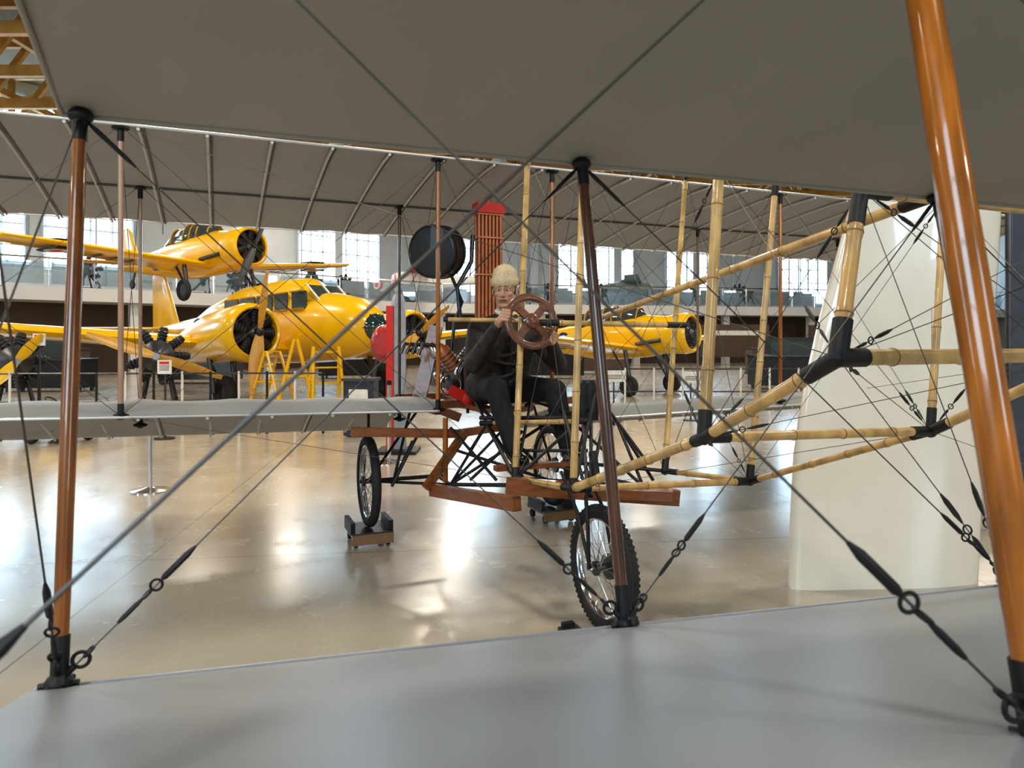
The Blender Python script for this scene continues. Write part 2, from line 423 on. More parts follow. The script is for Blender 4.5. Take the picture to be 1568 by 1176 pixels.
# ---- main wings ----
def wing(mb,a0,a1,zle,zte,cam,chord,pk,dih=lambda a:0,scal=.0):
    ni=max(6,int((a1-a0)/.085)); nj=16; vs=[];fs=[]
    nrm=(pk/(pk+1))**pk/(pk+1)
    for sgn in (1,-1):
        for i in range(ni+1):
            a=a0+(a1-a0)*i/ni
            for j in range(nj+1):
                t=j/nj
                sc=scal*abs(math.sin(math.pi*(a/.55)))
                h=cam*(t**pk*(1-t))/nrm
                bb_=-chord*t*(1-(.03*abs(math.sin(math.pi*a/.55)) if t>.9 else 0))
                th=.010*math.sqrt(max(0,t*(1-t)))*2
                vs.append(L(a,bb_,zle+(zte-zle)*t+h-sc*math.sin(math.pi*t)+sgn*th+dih(a)))
    st=(ni+1)*(nj+1)
    for s in (0,1):
        for i in range(ni):
            for j in range(nj):
                a=s*st+i*(nj+1)+j; fs.append((a,a+1,a+nj+2,a+nj+1))
    for j in range(nj):
        for i in (0,ni):
            a=i*(nj+1)+j; fs.append((a,a+1,a+1+st,a+st))
    mb.add(vs,fs,fabric)
    def P(a,t,off=0):
        h=cam*(t**pk*(1-t))/nrm; return L(a,-chord*t,zle+(zte-zle)*t+h+dih(a)+off)
    mb.path([P(a0+(a1-a0)*i/20,0) for i in range(21)],.009,silver,8)
    mb.path([P(a0+(a1-a0)*i/20,1) for i in range(21)],.006,fabric_seam,6)
    mb.path([P(a0+(a1-a0)*i/20,.58,-.015) for i in range(21)],.011,fabric_dk,6)
    a=a0+.05
    while a<a1:
        mb.path([P(a,t/10,-.016) for t in range(11)],.010,fabric_seam,6)
        mb.path([P(a+.022,t/10,-.010) for t in range(11)],.006,fabric_dk,6)
        a+=.36
    return P
wu=MB('upper_wing'); PU=wing(wu,-6.2,6.2,2.62,2.37,.032,1.9,.6); wu.build(plane,50)
dl=lambda a:.03*(abs(a)-2.3)*.6
wl=MB('lower_wing'); PL=wing(wl,-6.2,-.42,.975,.66,.150,1.75,.6,dl,.028); wing(wl,.75,6.2,.87,.60,.13,1.75,.6,dl,.02); wl.build(plane,50)
ws=MB('wing_struts')
cols_a=[-6.0,-4.15,-2.28,-.42,.42,2.5,4.3,6.0]
zb=lambda a,f:(.97 if f else .80)+dl(a) if a<0 else (.90 if f else .74)+dl(a)
SP={}
for k,a in enumerate(cols_a):
    for f in (0,1):
        b_=-.03 if f else -1.12
        top=L(a,b_,2.62 if f else 2.50); bot=L(a,b_,zb(a,f)+.01)
        SP[(k,f)]=(top,bot)
        m=wood_or if (f and k in(3,4,5)) else (wood_br if k in (3,4) else mk('strut_grey_brown',(.30,.20,.15),.35,coat=.3))
        if k==2: m=mk('strut_pale',(.42,.26,.18),.3,coat=.4)
        ws.tube(bot,top,.015 if f else .012,m,n=12)
        ws.tube(top-Z*.09,top,.017,black,n=10); ws.tube(bot-Z*.02,bot+Z*.07,.017,black,n=10)
        ws.ell(bot,(.05,.035,.016),black); ws.ell(top-Z*.015,(.05,.04,.014),black)
ws.build(plane)
for k in range(len(cols_a)-1):
    for f in (0,1):
        wire(SP[(k,f)][0],SP[(k+1,f)][1]); wire(SP[(k+1,f)][0],SP[(k,f)][1])
for k in range(len(cols_a)):
    wire(SP[(k,0)][0],SP[(k,1)][1]); wire(SP[(k,1)][0],SP[(k,0)][1])
for p,q in ((J1,SP[(2,1)][0]),(KT,SP[(3,1)][0]),(KTr,SP[(5,1)][0]),(J1r,SP[(5,1)][1]),(J2r,SP[(6,1)][0]),(J3,SP[(2,1)][1]),(A0,SP[(2,1)][0])):
    wire(p,q,.0014)
bw.build(plane)

# ---- radiator, tank, engine, frames ----
ra=MB('engine_radiator')
r0=W(748,480,5.2)
for i in range(7):
    for j in range(2):
        p=r0+S*(-.084+i*.028)+N*(.03-.06*j); ra.tube(p+Z*(-.05),p+Z*.74,.0115,copper,n=10)
ra.beam(r0-S*.085+Z*.35,r0+S*.085+Z*.35,.045,.80,mk('radiator_core',(.10,.03,.02),.7))
for z in (-.05,.28,.55,.72): ra.beam(r0-S*.100+Z*z,r0+S*.100+Z*z,.10,.012,copper)
ra.beam(r0-S*.105+Z*.765,r0+S*.105+Z*.765,.13,.075,redp); ra.lathe([(0,.02),(.03,.02)],r0+Z*.80,Z,copper,12)
ra.build(plane)
tk=MB('fuel_tank'); tc_=W(671,386,5.05); tax=(V((-.42,-.90,-.06))).normalized()
tankm=mk('tank_black',(.022,.022,.025),.42,coat=.15)
tk.lathe([(-.095,.0),(-.093,.16),(-.085,.180),(-.07,.186),(.07,.186),(.085,.189),(.098,.186),(.102,.176),(.094,.170),(.100,.10),(.104,.0)],tc_,tax,tankm,40)
tk.torus(tc_+tax*.094,tax,.180,.007,blackg,40,6); tk.torus(tc_-tax*.07,tax,.184,.005,blackg,40,6)
tk.tube(tc_+Z*.18,tc_+Z*.55,.008,steel); tk.path([tc_+S*.1-Z*.17,tc_+S*.18-Z*.35,tc_+S*.12-Z*.5,tc_+S*.1-Z*.7],.012,blackg)
for s_ in (-.05,.05): tk.torus(tc_+tax*s_,tax,.189,.003,steel,40,5)
tk.build(plane)
fr=MB('undercarriage_frame')
fr.beam(W(668,500,5.4),W(638,628,5.3),.05,.10,wood_red); fr.beam(W(538,661,4.45),W(700,664,4.75),.05,.055,wood_red)
fr.beam(W(700,664,4.75),W(790,650,4.9),.05,.05,wood_red)
fr.beam(W(662,750,4.55),W(792,772,3.72),.05,.075,wood_red); fr.beam(W(776,744,3.72),W(1038,762,3.9),.055,.085,wood_red)
fr.beam(W(945,752,3.86),W(1030,755,3.8),.20,.05,wood_red)
fr.beam(W(712,662,4.7),W(652,748,4.5),.04,.05,wood_mid); fr.tube(W(682,640,4.7),W(682,738,4.65),.018,wood_or)
fr.beam(W(632,610,5.2),W(705,640,5.2),.05,.06,wood_red)
for k in range(3): fr.beam(L(-.35+.35*k,-.25,.92),L(-.35+.35*k,-1.2,.90),.045,.06,wood_red)
fr.beam(L(-.45,-.25,.96),L(.75,-.25,.96),.05,.05,wood_red); fr.beam(L(-.45,-1.15,.95),L(.75,-1.15,.95),.05,.05,wood_red)
WA=L(-.80,-.45,.425); WB=L(.66,-.54,.425); WN=V((.440,3.45,.302))
def st(p,q,r=.011,m=black): fr.tube(p,q,r,m,n=8)
K1=W(690,742,4.6); K2=W(745,650,4.5); K3=W(892,640,4.1); K4=W(985,745,4.15); K5=W(900,760,3.6)
seatL=L(-.2,.1,1.0); seatR=L(.2,.1,1.0)
for p,q in ((WA,K1),(WA+Z*.28,L(-.8,-.45,.9)),(WA+S*.18,L(-.5,-.45,.92)),(WA,L(-.3,-.9,.9)),(K1,K2),(K1,W(850,640,4.4)),(K2,A0),(K2,W(720,690,4.6)),
            (A0,K3),(K5,K3),(K5,W(860,620,4.1)),(W(880,745,3.5),W(912,600,4.2)),(K4,W(870,640,4.3)),(K4,W(942,640,4.6)),(W(940,640,4.6),W(1000,735,4.2)),
            (A0,seatL),(K3,seatR),(A0,seatR),(WB,K4),(WB,L(.4,-.3,.92)),(WB+Z*.3,L(.66,-.54,.9)),(K1,seatR),(W(700,690,4.6),W(840,735,4.2)),(W(720,735,4.5),W(800,660,4.4)),
            (W(745,648,4.5),W(820,760,3.9)),(K5,W(930,620,4.3)),(W(905,640,4.2),W(905,760,3.6)),(W(600,745,4.75),W(640,665,4.8)),(W(632,675,4.8),W(600,742,4.8)),
            (W(906,600,4.3),W(940,650,4.4)),(W(912,598,4.3),W(886,690,4.0)),(W(930,625,4.4),W(985,700,4.2)),(W(690,655,4.6),W(760,735,4.3)),(W(770,690,4.3),W(900,690,4.2))):
    st(p,q,.010)
for p,q in ((K1,K4),(K2,K3),(A0,K4),(W(735,640,4.5),W(905,640,4.2))): st(p,q,.013)
for u1,v1,d1 in ((905,612,4.25),(893,612,4.25)): fr.lathe([(-.12,.045),(.10,.05),(.12,.03)],W(u1,v1,d1),Z,black,16)
st(WA-S*.06,WA+S*.55,.014); st(WB+S*.06,WB-S*.4,.014)
st(WA+S*.5,K1,.012)
fr.beam(L(0,-.18,.955),L(0,.16,.945),.36,.03,wood_red); fr.beam(L(-.18,-.2,1.20),L(.18,-.2,1.20),.02,.30,mk('seat_leather',(.14,.06,.03),.5))
for a in(-.16,.16): st(L(a,-.18,.90),L(a,-.2,1.35),.011)
fr.beam(L(-.28,.66,.66),L(.30,.66,.66),.06,.03,wood_red); st(L(-.2,.66,.66),A0); st(L(.25,.66,.66),E0); st(L(0,.66,.66),seatL)
for sgn in (-1,1):
    e=S*.075*sgn; fr.path([WN+e,WN+e+Z*.2+N*-.01,WN+e+Z*.34-N*.03,WN+e*.3+Z*.40-N*.05],.010,black)
    fr.path([WN+e*.9,WN+e-N*.12+Z*.25,WN+e-N*.3+Z*.42],.009,black)
fr.tube(WN+Z*.38-N*.05,WN+Z*.55-N*.1,.022,black)
fr.tube(WN-S*.08,WN+S*.08,.009,chrome)
fr.build(plane)
def wheel(name,c,R,ax=S,knob=False,parent=plane,wt=.032):
    mb=MB(name); mb.torus(c,ax,R-wt,wt,rubber,56,12); mb.torus(c,ax,R-wt*2,.010,chrome,56,8,rw=.018)
    x,y=mb.frame(ax)
    if knob:
        for i in range(64):
            for s_ in(-1,0,1):
                a=2*math.pi*(i+.5*(s_==0))/64; e=x*math.cos(a)+y*math.sin(a); q=c+e*(R-.004 if s_==0 else R-.012)+ax*.020*s_
                t=(-x*math.sin(a)+y*math.cos(a)); mb.beam(q-t*.006,q+t*.006,.014,.014,rubber,up=e)
    mb.lathe([(-.05,.02),(-.045,.035),(-.03,.035),(-.025,.018),(.02,.018),(.025,.06),(.04,.062),(.045,.02),(.055,.012)],c,ax,steel,20)
    for i in range(36):
        a=2*math.pi*i/36; s_=1 if i%2 else -1; a2=a+(.5 if i%4<2 else -.5)
        mb.tube(c+(x*math.cos(a2)+y*math.sin(a2))*.032+ax*.028*s_,c+(x*math.cos(a)+y*math.sin(a))*(R-wt*2),.0018,chrome,n=4)
    return mb.build(parent)
wheel('nose_wheel',WN,.30,knob=True); wheel('main_wheel_left',WA,.315); wheel('main_wheel_right',WB,.315)
en=MB('v8_engine')
ec=L(-.05,-.75,1.15)
en.beam(ec-N*.38,ec+N*.38,.22,.22,steel); 
for i in range(4):
    for s_ in(-1,1):
        o=ec+N*(-.27+.18*i)+S*.06*s_; d=(Z+S*s_*.8).normalized()
        en.lathe([(0,.055),(.24,.055),(.26,.04),(.3,.02)],o,d,copper if i%2 else chrome,14)
        for k in range(6): en.torus(o+d*(.05+.03*k),d,.058,.004,steel,16,5)
        en.path([o+d*.27,o+d*.3+S*s_*.1,o+d*.2+S*s_*.2],.014,steel)
en.lathe([(0,.16),(.03,.17),(.06,.16)],ec+N*.4,N,chrome,28); en.torus(ec+N*.46,N,.13,.02,blackg)
q=W(702,602,4.95); en.beam(q-S*.08+Z*.03,q+S*.09-Z*.05,.09,.075,redp); en.lathe([(-.03,.045),(.05,.045),(.06,.02)],q+S*.06-Z*.04,N,redp,18)
for k in range(4): en.torus(W(672+9*k,574+3*k,4.97),(N+S*.4).normalized(),.035,.012,chrome,20,8)
en.torus(W(690,590,4.93),N,.075,.011,chrome); en.lathe([(0,.04),(.05,.05),(.06,.02)],W(690,590,4.95),N,steel)
en.path([W(705,490,5.1),W(700,440,5.1),W(722,400,5.15),W(724,360,5.15)],.016,blackg)
en.build(plane)
# control wheel
sw=MB('steering_wheel'); wax=(N+Z*.25).normalized()
sw.torus(WH,wax,.150,.024,wood_wheel,48,10,rw=.013)
sw.lathe([(-.02,.045),(.02,.045),(.03,.03)],WH,wax,wood_wheel,20)
xx,yy=sw.frame(wax)
for k in range(4):
    a=math.pi/4+k*math.pi/2; e=xx*math.cos(a)+yy*math.sin(a); sw.beam(WH+e*.03,WH+e*.14,.045,.018,wood_wheel,up=wax)
    for s_ in(-1,1):
        e2=xx*math.cos(a+s_*.28)+yy*math.sin(a+s_*.28); sw.caps(WH+e*.105,WH+e2*.138,.010,.010,wood_wheel,8)
sw.tube(WH,WH-wax*.05-Z*.0,.012,steel); sw.tube(WH,WH+S*.34-Z*.02,.012,steel); sw.tube(WH-Z*.03,A0.lerp(AT,.45),.014,black)
sw.build(plane)

# dolly / stands
def dolly(name,c):
    mb=MB(name); c=V((c.x,c.y,0))
    mb.beam(c-N*.16+Z*.09,c+N*.16+Z*.09,.28,.03,steel)
    mb.beam(c-N*.13-S*.13+Z*.13,c+N*.13-S*.13+Z*.13,.03,.08,black); mb.beam(c-N*.13+S*.13+Z*.13,c+N*.13+S*.13+Z*.13,.03,.08,black)
    mb.beam(c-S*.14+N*.16+Z*.06,c+S*.14+N*.16+Z*.06,.02,.07,mk('dolly_wood',(.22,.13,.07),.6))
    for i in(-1,1):
        for j in(-1,1):
            q=c+S*.11*i+N*.12*j+Z*.032; mb.lathe([(-.012,.03),(.012,.03)],q,S,rubber,14); mb.tube(q,q+Z*.05,.008,steel)
    mb.build()
dolly('wheel_dolly',WA-N*.0); dolly('wheel_dolly.001',WB)
mb=MB('wheel_chock'); c=V((.27,3.36,.012)); mb.beam(c-S*.02,c+S*.08,.16,.022,steel); mb.beam(c+Z*.02+N*-.07,c+S*.06+Z*.02-N*.07,.03,.02,black); mb.build()
def stand(name,x,y,h):
    mb=MB(name); mb.lathe([(0,.17),(.012,.17),(.03,.06),(.04,.03)],(x,y,0),Z,chrome,28); mb.tube((x,y,.03),(x,y,h),.022,chrome,n=14); mb.tube((x,y,h-.05),(x,y,h),.03,black,n=14); mb.build()
stand('wing_support_stand',-3.39,6.65,.66); stand('wing_support_stand.001',-1.42,8.2,.95)

# ---- white tail fin at right ----
tf=MB('white_tail_fin'); rings=[]
prof=[(0,1212,1506),(.35,1214,1510),(.75,1220,1516),(1.15,1236,1524),(1.5,1258,1530),(1.8,1280,1535),(2.1,1302,1540),(2.5,1336,1542),(2.9,1380,1540),(3.2,1425,1534)]
for z,ul,ur in prof:
    xl=(ul-784)/1087*4.0; xr=(ur-784)/1087*4.1; cx=(xl+xr)/2; hw=(xr-xl)/2; r=[]
    for k in range(64):
        a=2*math.pi*k/64; ca,sa=math.cos(a),math.sin(a)
        th=.085*(1-.25*z/3.2)+.03*math.sin(math.pi*z/3.2)
        r.append(V((cx+hw*math.copysign(abs(ca)**.6,ca),4.10+.06*ca+th*math.copysign(abs(sa)**.8,sa),z)))
    rings.append(r)
tf.loft(rings,white_g)
tf.build(angle=60)
pt=MB('blue_grey_partition'); pt.beam((3.75,5.35,1.2),(5.6,5.35,1.2),.06,2.4,mk('partition_blue',(.06,.07,.09),.6)); pt.tube((3.75,5.35,0),(3.75,5.35,2.42),.03,steel); pt.tube((5.6,5.35,0),(5.6,5.35,2.42),.03,steel); pt.build()

# ================= BACKGROUND AIRCRAFT =================
def ring(x,zc,ry,rz,n=24,pw=1.0):
    return [V((x,ry*math.copysign(abs(math.cos(2*math.pi*k/n))**pw,math.cos(2*math.pi*k/n)),zc+rz*math.copysign(abs(math.sin(2*math.pi*k/n))**pw,math.sin(2*math.pi*k/n)))) for k in range(n)]
def airf(le,ch,th,n=9,vert=False):
    xs=[.5-.5*math.cos(math.pi*i/(n)) for i in range(n+1)]
    f=lambda t:5*th*(.2969*math.sqrt(t)-.126*t-.3516*t*t+.2843*t**3-.1015*t**4)*1.0
    up=[(t,f(t)) for t in xs]; dn=[(t,-f(t)*.7) for t in xs[1:-1]][::-1]
    r=[]
    for t,h in up+dn:
        r.append(V((le[0]-t*ch,le[1]+(h*ch if vert else 0),le[2]+(0 if vert else h*ch))))
    return r
def airwing(mb,root,tip,rc,tc,th,m,vert=False):
    root=V(root);tip=V(tip); rs=[]
    for k in range(7):
        t=k/6; rs.append(airf(root.lerp(tip,t),rc+(tc-rc)*t,th,vert=vert))
    d=(tip-root).normalized(); rs.append(airf(tip+d*.12+V((-tc*.2,0,0)),tc*.6,th*.6,vert=vert))
    mb.loft(rs,m)
def radial(mb,x,y,z,R,prop=True,pc=None,pang=1.2,plen=1.35):
    mb.lathe([(-.9,R*.95),(-.3,R*1.02),(-.08,R*.98),(0,R*.86),(-.03,R*.80),(-.3,R*.82)],(x,y,z),(1,0,0),yellow,32)
    mb.lathe([(-.35,R*.9),(-.28,R*.9)],(x,y,z),(1,0,0),blackg,32)
    mb.lathe([(-.3,.25*R),(-.05,.25*R),(.05,.12*R)],(x,y,z),(1,0,0),steel,16)
    for k in range(9):
        a=2*math.pi*k/9; e=V((0,math.cos(a),math.sin(a))); mb.lathe([(0,.12*R/.6),(R*.74,.12*R/.6)],V((x-.2,y,z)),e,black,10)
        for q in range(4): mb.torus(V((x-.2,y,z))+e*R*(.35+.11*q),e,.13*R/.6,.012,steel,12,4)
    if prop:
        mb.lathe([(0,.08),(.15,.09),(.22,.03)],(x,y,z),(1,0,0),black,12)
        for s_ in range(prop):
            a=pang+s_*2*math.pi/prop; e=V((0,math.cos(a),math.sin(a))); t2=V((0,-math.sin(a),math.cos(a))); rs=[]
            for k in range(9):
                t=k/8; w=.05+.09*math.sin(math.pi*min(.97,t+.05)); c=V((x+.12,y,z))+e*plen*t
                c1=(t2*math.cos(.5)+V((1,0,0))*math.sin(.5)); c2=c1.cross(e)
                rs.append([c+c1*w*math.cos(2*math.pi*i/8)+c2*.02*math.sin(2*math.pi*i/8) for i in range(8)])
            mb.loft(rs,pc or wood_red)
def awheel(mb,c,R,w=.09):
    mb.torus(c,(0,1,0),R-w,w,rubber,28,10); mb.lathe([(-.05,R-w*1.3),(.05,R-w*1.3)],c,(0,1,0),steel,20)
def roundel(mb,c,ax,R):
    for k,(r,m) in enumerate(((1,navy),(.66,creamp),(.33,redp))): mb.lathe([(0,R*r),(.008+.006*k,R*r)],c,ax,m,28)
def mat_at(pos,fwd,sc=1,pitch=0,roll=0):
    f=V((fwd[0],fwd[1],0)).normalized(); y=Z.cross(f)
    R=Matrix((f,y,Z)).transposed().to_4x4()
    return Matrix.Translation(pos)@R@Matrix.Rotation(roll,4,'X')@Matrix.Rotation(-pitch,4,'Y')@Matrix.Scale(sc,4)
def trainer(name,pos,fwd,sc,pitch=0,gear=True,gh=1.7,roll=0,prop=2):
    mb=MB(name,mat_at(pos,fwd,sc,pitch,roll))
    rs=[ring(-.6,0,.60,.62),ring(-1.1,0,.60,.66),ring(-1.8,0,.58,.75),ring(-3,0,.56,.78),ring(-4.2,0,.5,.70),ring(-5.5,.02,.36,.5),ring(-7,.08,.2,.32),ring(-8.3,.15,.06,.16)]
    mb.loft(rs,yellow)
    radial(mb,0,0,0,.68,prop=prop,pc=steel,pang=1.1)
    cr=[]
    for x,r in ((-1.6,.05),(-2.0,.40),(-2.6,.52),(-3.4,.55),(-4.2,.48),(-4.9,.12)):
        cr.append([V((x,.40*math.cos(math.pi*k/10)*(.4+r),.55+r*1.05*math.sin(math.pi*k/10))) for k in range(11)])
    mb.loft(cr,glass)
    for x,r in ((-2.0,.42),(-2.6,.54),(-3.0,.56),(-3.4,.57),(-4.2,.50)):
        mb.path([V((x,.41*math.cos(math.pi*k/10)*(.4+r),.55+r*1.07*math.sin(math.pi*k/10))) for k in range(11)],.03,yellow_d,6)
    for s_ in (-1,1):
        airwing(mb,(-1.5,.3*s_,-.5),(-2.2,6.2*s_,0.05),2.5,1.3,.14,yellow)
        airwing(mb,(-7.0,.05*s_,.2),(-7.4,1.9*s_,.2),1.2,.8,.1,yellow)
        roundel(mb,(-2.75,4.7*s_,.06),(0,0,1),.5); roundel(mb,(-2.75,4.7*s_,-.22),(0,0,-1),.5)
        roundel(mb,(-5.2,.38*s_,.0),(0,s_,0),.32)
        for q in range(3): mb.beam((-2.4,(2.6+.5*q)*s_,-.41+.05*q),(-3.1,(2.6+.5*q)*s_,-.41+.05*q),.10,.01,navy)
        mb.tube((-1.9,1.25*s_,-.5),(-1.7,1.3*s_,-gh+.35),.07,steel); mb.tube((-2.4,1.25*s_,-.5),(-1.7,1.3*s_,-gh+.4),.04,steel); awheel(mb,(-1.7,1.42*s_,-gh+.35),.36)
    airwing(mb,(-6.9,0,.2),(-7.6,0,1.5),1.5,.8,.1,yellow,vert=True)
    mb.tube((-7.4,0,-.1),(-7.6,0,-.55),.04,steel); awheel(mb,(-7.65,0,-.6),.17,.05)
    mb.tube((-.9,-.62,-.2),(-1.8,-.75,-.3),.07,steel)
    return mb.build()
trainer('yellow_trainer_aircraft',V((-6.95,19,3.95)),(.82,-.57),.82,pitch=.04,roll=.02)
trainer('yellow_trainer_aircraft.001',V((4.6,18,1.62)),(.74,-.67),.76,pitch=.05,gh=2.05,prop=0)
hc_=MB('suspension_cables')
for x,y in ((-8.4,20.05),(-10.6,21.55)): hc_.tube((x,y,4.65),(x,y,10),.015,wirem,n=5)
hc_.build()
# twin-engine
mb=MB('yellow_twin_engine_aircraft',mat_at(V((-2.75,15,1.78)),(.75,-.66),1,pitch=.03))
rs=[ring(-.05,-.1,.12,.15),ring(-.25,-.08,.38,.42),ring(-.7,-.03,.56,.62),ring(-1.6,.0,.68,.78),ring(-2.4,.0,.72,.80),ring(-5,0,.70,.80),ring(-7.5,.03,.5,.6),ring(-10,.12,.25,.35),ring(-11.6,.2,.06,.15)]
mb.loft(rs,yellow)
mb.lathe([(-.28,.36),(-.05,.30),(.12,.16),(.16,.0)],(-.1,0,-.08),(1,0,0),mk('nose_glass',(.02,.045,.045),.08,coat=.8),20)
for k in range(6):
    a=math.pi*k/3; mb.path([V((-.38,.37*math.cos(a),-.08+.37*math.sin(a))),V((-.15,.31*math.cos(a),-.08+.31*math.sin(a))),V((.05,.12*math.cos(a),-.08+.12*math.sin(a)))],.014,steel,5)
cr=[]
for x,r in ((-1.5,.35),(-2.2,.75),(-2.6,.95),(-3.6,1.0),(-5.5,.95),(-7.0,.7),(-8.0,.45)):
    cr.append([V((x,.66*min(1,r+.15)*math.cos(math.pi*k/12),.1+r*1.15*math.sin(math.pi*k/12)**.7)) for k in range(13)])
mb.loft(cr,yellow)
for s_ in (-1,1):
    for x0,x1 in ((-1.95,-2.45),(-2.6,-3.1),(-3.25,-3.9),(-4.05,-4.7),(-4.85,-5.5)):
        y=.66*s_
        mb.beam((x0,y*(.98 if x0<-2.5 else .86),.62),(x1,y*(1.0 if x1<-2.5 else .92),.62),.05,.40,glass)
        mb.beam((x0,y*1.0,.42),(x1,y*1.02,.42),.06,.03,yellow_d); mb.beam((x0,y*1.0,.82),(x1,y*1.0,.82),.06,.03,yellow_d)
mb.add([V((-1.62,-.42,.55)),V((-1.62,.42,.55)),V((-2.15,.42,.98)),V((-2.15,-.42,.98))],[(0,1,2,3)],glass)
for y in (-.42,0,.42): mb.tube((-1.6,y,.56),(-2.16,y,1.0),.022,creamp)
for s_ in (-1,1):
    airwing(mb,(-2.6,.4*s_,-.5),(-3.6,8.4*s_,.15),3.1,1.5,.15,yellow)
    radial(mb,-1.35,2.1*s_,-.15,.60,prop=2,pc=mk('prop_tan',(.55,.30,.05),.35),pang=-1.72 if s_<0 else .6,plen=1.25)
    mb.loft([[p+V((0,2.1*s_,0)) for p in ring(x,z,r,r)] for x,z,r in ((-2.2,-.15,.57),(-3,-.2,.55),(-4.2,-.35,.40),(-5.4,-.45,.12))],yellow)
    mb.tube((-2.9,1.85*s_,-.5),(-2.7,1.85*s_,-1.4),.06,steel); mb.tube((-2.9,2.35*s_,-.5),(-2.7,2.35*s_,-1.4),.06,steel); mb.tube((-3.7,2.1*s_,-.5),(-2.7,2.1*s_,-1.4),.05,steel)
    awheel(mb,(-2.7,2.1*s_,-1.42),.40,.13)
    airwing(mb,(-10,.1*s_,.3),(-10.4,2.6*s_,.3),1.5,1,.1,yellow)
airwing(mb,(-9.6,0,.3),(-10.6,0,2.0),2.0,1.0,.1,yellow,vert=True)
roundel(mb,(-7.3,-.53,.05),(0,-1,0),.42)
mb.build()
def ladder(name,x,y,h,fw):
    m_=MB(name,mat_at(V((x,y,0)),fw))
    for yy_ in(-.3,.3):
        m_.tube((0,yy_,0),(.35,yy_*.8,h),.03,yellow,n=8); m_.tube((.75,yy_,0),(.4,yy_*.8,h),.03,yellow,n=8)
    for k in range(1,int(h/.3)+1):
        t=k*.3/h; m_.beam((.35*t,-.3+.06*t,h*t),(.35*t,.3-.06*t,h*t),.08,.03,yellow)
    m_.tube((.18,-.27,h*.5),(.57,-.27,h*.5),.02,yellow); m_.tube((.18,.27,h*.5),(.57,.27,h*.5),.02,yellow); m_.build()
ladder('yellow_step_ladder',-4.6,13.8,1.45,(.9,.3)); ladder('yellow_step_ladder.001',-3.7,13.9,1.3,(.4,-.9)); ladder('yellow_step_ladder.002',-5.2,14.4,1.2,(.9,-.2))
def engine_display(name,pos,fwd,sc,pc=wood_red,ang=.4,pl=1.2,prop=True):
    m_=MB(name,mat_at(V(pos),fwd,sc))
    z=1.35 if prop else .95
    m_.lathe([(-.6,.15),(-.5,.30),(-.1,.32),(0,.18),(.1,.1)],(0,0,z),(1,0,0),steel,18)
    for k in range(9):
        a=2*math.pi*k/9; e=V((0,math.cos(a),math.sin(a))); m_.lathe([(.2,.09),(.55,.09),(.6,.06)],(-.25,0,z),e,black,10)
        for q in range(4): m_.torus(V((-.25,0,z))+e*(.3+.07*q),e,.10,.012,steel,12,4)
    m_.lathe([(0,.07),(.2,.07)],(0,0,z),(1,0,0),chrome,10)
    if prop:
        for s_ in(0,1):
            a=ang+s_*math.pi; e=V((0,math.cos(a),math.sin(a))); t2=V((0,-math.sin(a),math.cos(a))); rs=[]
            for k in range(8):
                t=k/7; w=.05+.08*math.sin(math.pi*min(.97,t+.05)); c=V((.14,0,z))+e*pl*t
                rs.append([c+(t2*.85+V((.5,0,0)))*w*math.cos(2*math.pi*i/8)+V((.85,0,0))*.02*math.sin(2*math.pi*i/8) for i in range(8)])
            m_.loft(rs,pc)
    for y in(-.4,.4):
        m_.tube((-.6,y,0),(-.5,y*.4,z-.2),.035,black,n=8); m_.tube((.3,y,0),(-.4,y*.4,z-.2),.035,black,n=8); m_.tube((-.6,y,.05),(.3,y,.05),.035,black,n=8)
    m_.tube((-.6,-.4,.05),(-.6,.4,.05),.035,black); m_.tube((.3,-.4,.05),(.3,.4,.05),.035,black)
    m_.build()
tan=mk('prop_tan',(.55,.30,.05),.35)
engine_display('radial_engine_exhibit',(-6.1,12.2,0),(.35,-.93),.85,tan,-.35,1.3)
engine_display('radial_engine_exhibit.001',(-8.1,11.6,0),(.6,-.8),.8,yellow,.9,.7)
for k,(x,y) in enumerate(((-18,28.8),(-15,31.4),(-13,33.2),(-10.8,35.2),(-8.9,37.0),(.4,42.7),(2.4,43.0),(5.2,43.5),(12,45),(15,45.6))):
    engine_display('radial_engine_exhibit.%03d'%(k+2),(x,y+1.4+.6*(k%2),3.6),(.8*(-1)**k,-.6),.95+.15*(k%2),prop=False)
def light_plane(name,pos,fwd,sc,body,wingm,stand_h=0):
    m_=MB(name,mat_at(V(pos),fwd,sc))
    m_.loft([ring(0,0,.3,.35),ring(-.3,0,.45,.5),ring(-2,.1,.5,.65),ring(-4,.1,.2,.3),ring(-5.5,.15,.05,.1)],body)
    m_.loft([ring(.03,0,.2,.25),ring(-.12,0,.42,.46)],wingm)
    m_.loft([ring(-1.2,.62,.30,.03),ring(-1.5,.70,.34,.16),ring(-2.1,.72,.32,.14),ring(-2.4,.66,.25,.02)],glass)
    for s_ in(-1,1):
        airwing(m_,(-.8,.3*s_,.55),(-.9,4.2*s_,.75),1.3,1,.12,wingm); airwing(m_,(-4.9,0,.2),(-5.1,1.2*s_,.2),.7,.5,.1,body); m_.tube((-1,.4*s_,-.3),(-1,.8*s_,-1.1),.04,steel); awheel(m_,(-1,.85*s_,-1.1),.2,.06)
        m_.tube((-1,.45*s_,-.2),(-1.1,2.4*s_,.62),.03,steel)
    airwing(m_,(-4.8,0,.2),(-5.2,0,1.2),.9,.5,.1,wingm,vert=True)
    m_.tube((-5.3,0,.1),(-5.3,0,-1.3),.03,steel)
    m_.build()
light_plane('white_light_aircraft',(-6.9,41.0,4.9),(-.9,-.3),1.0,creamp,redp)
light_plane('grey_light_aircraft',(9.5,48.0,4.9),(.95,-.2),.9,mk('plane_grey',(.25,.27,.27),.4),mk('plane_olive',(.12,.13,.09),.4))
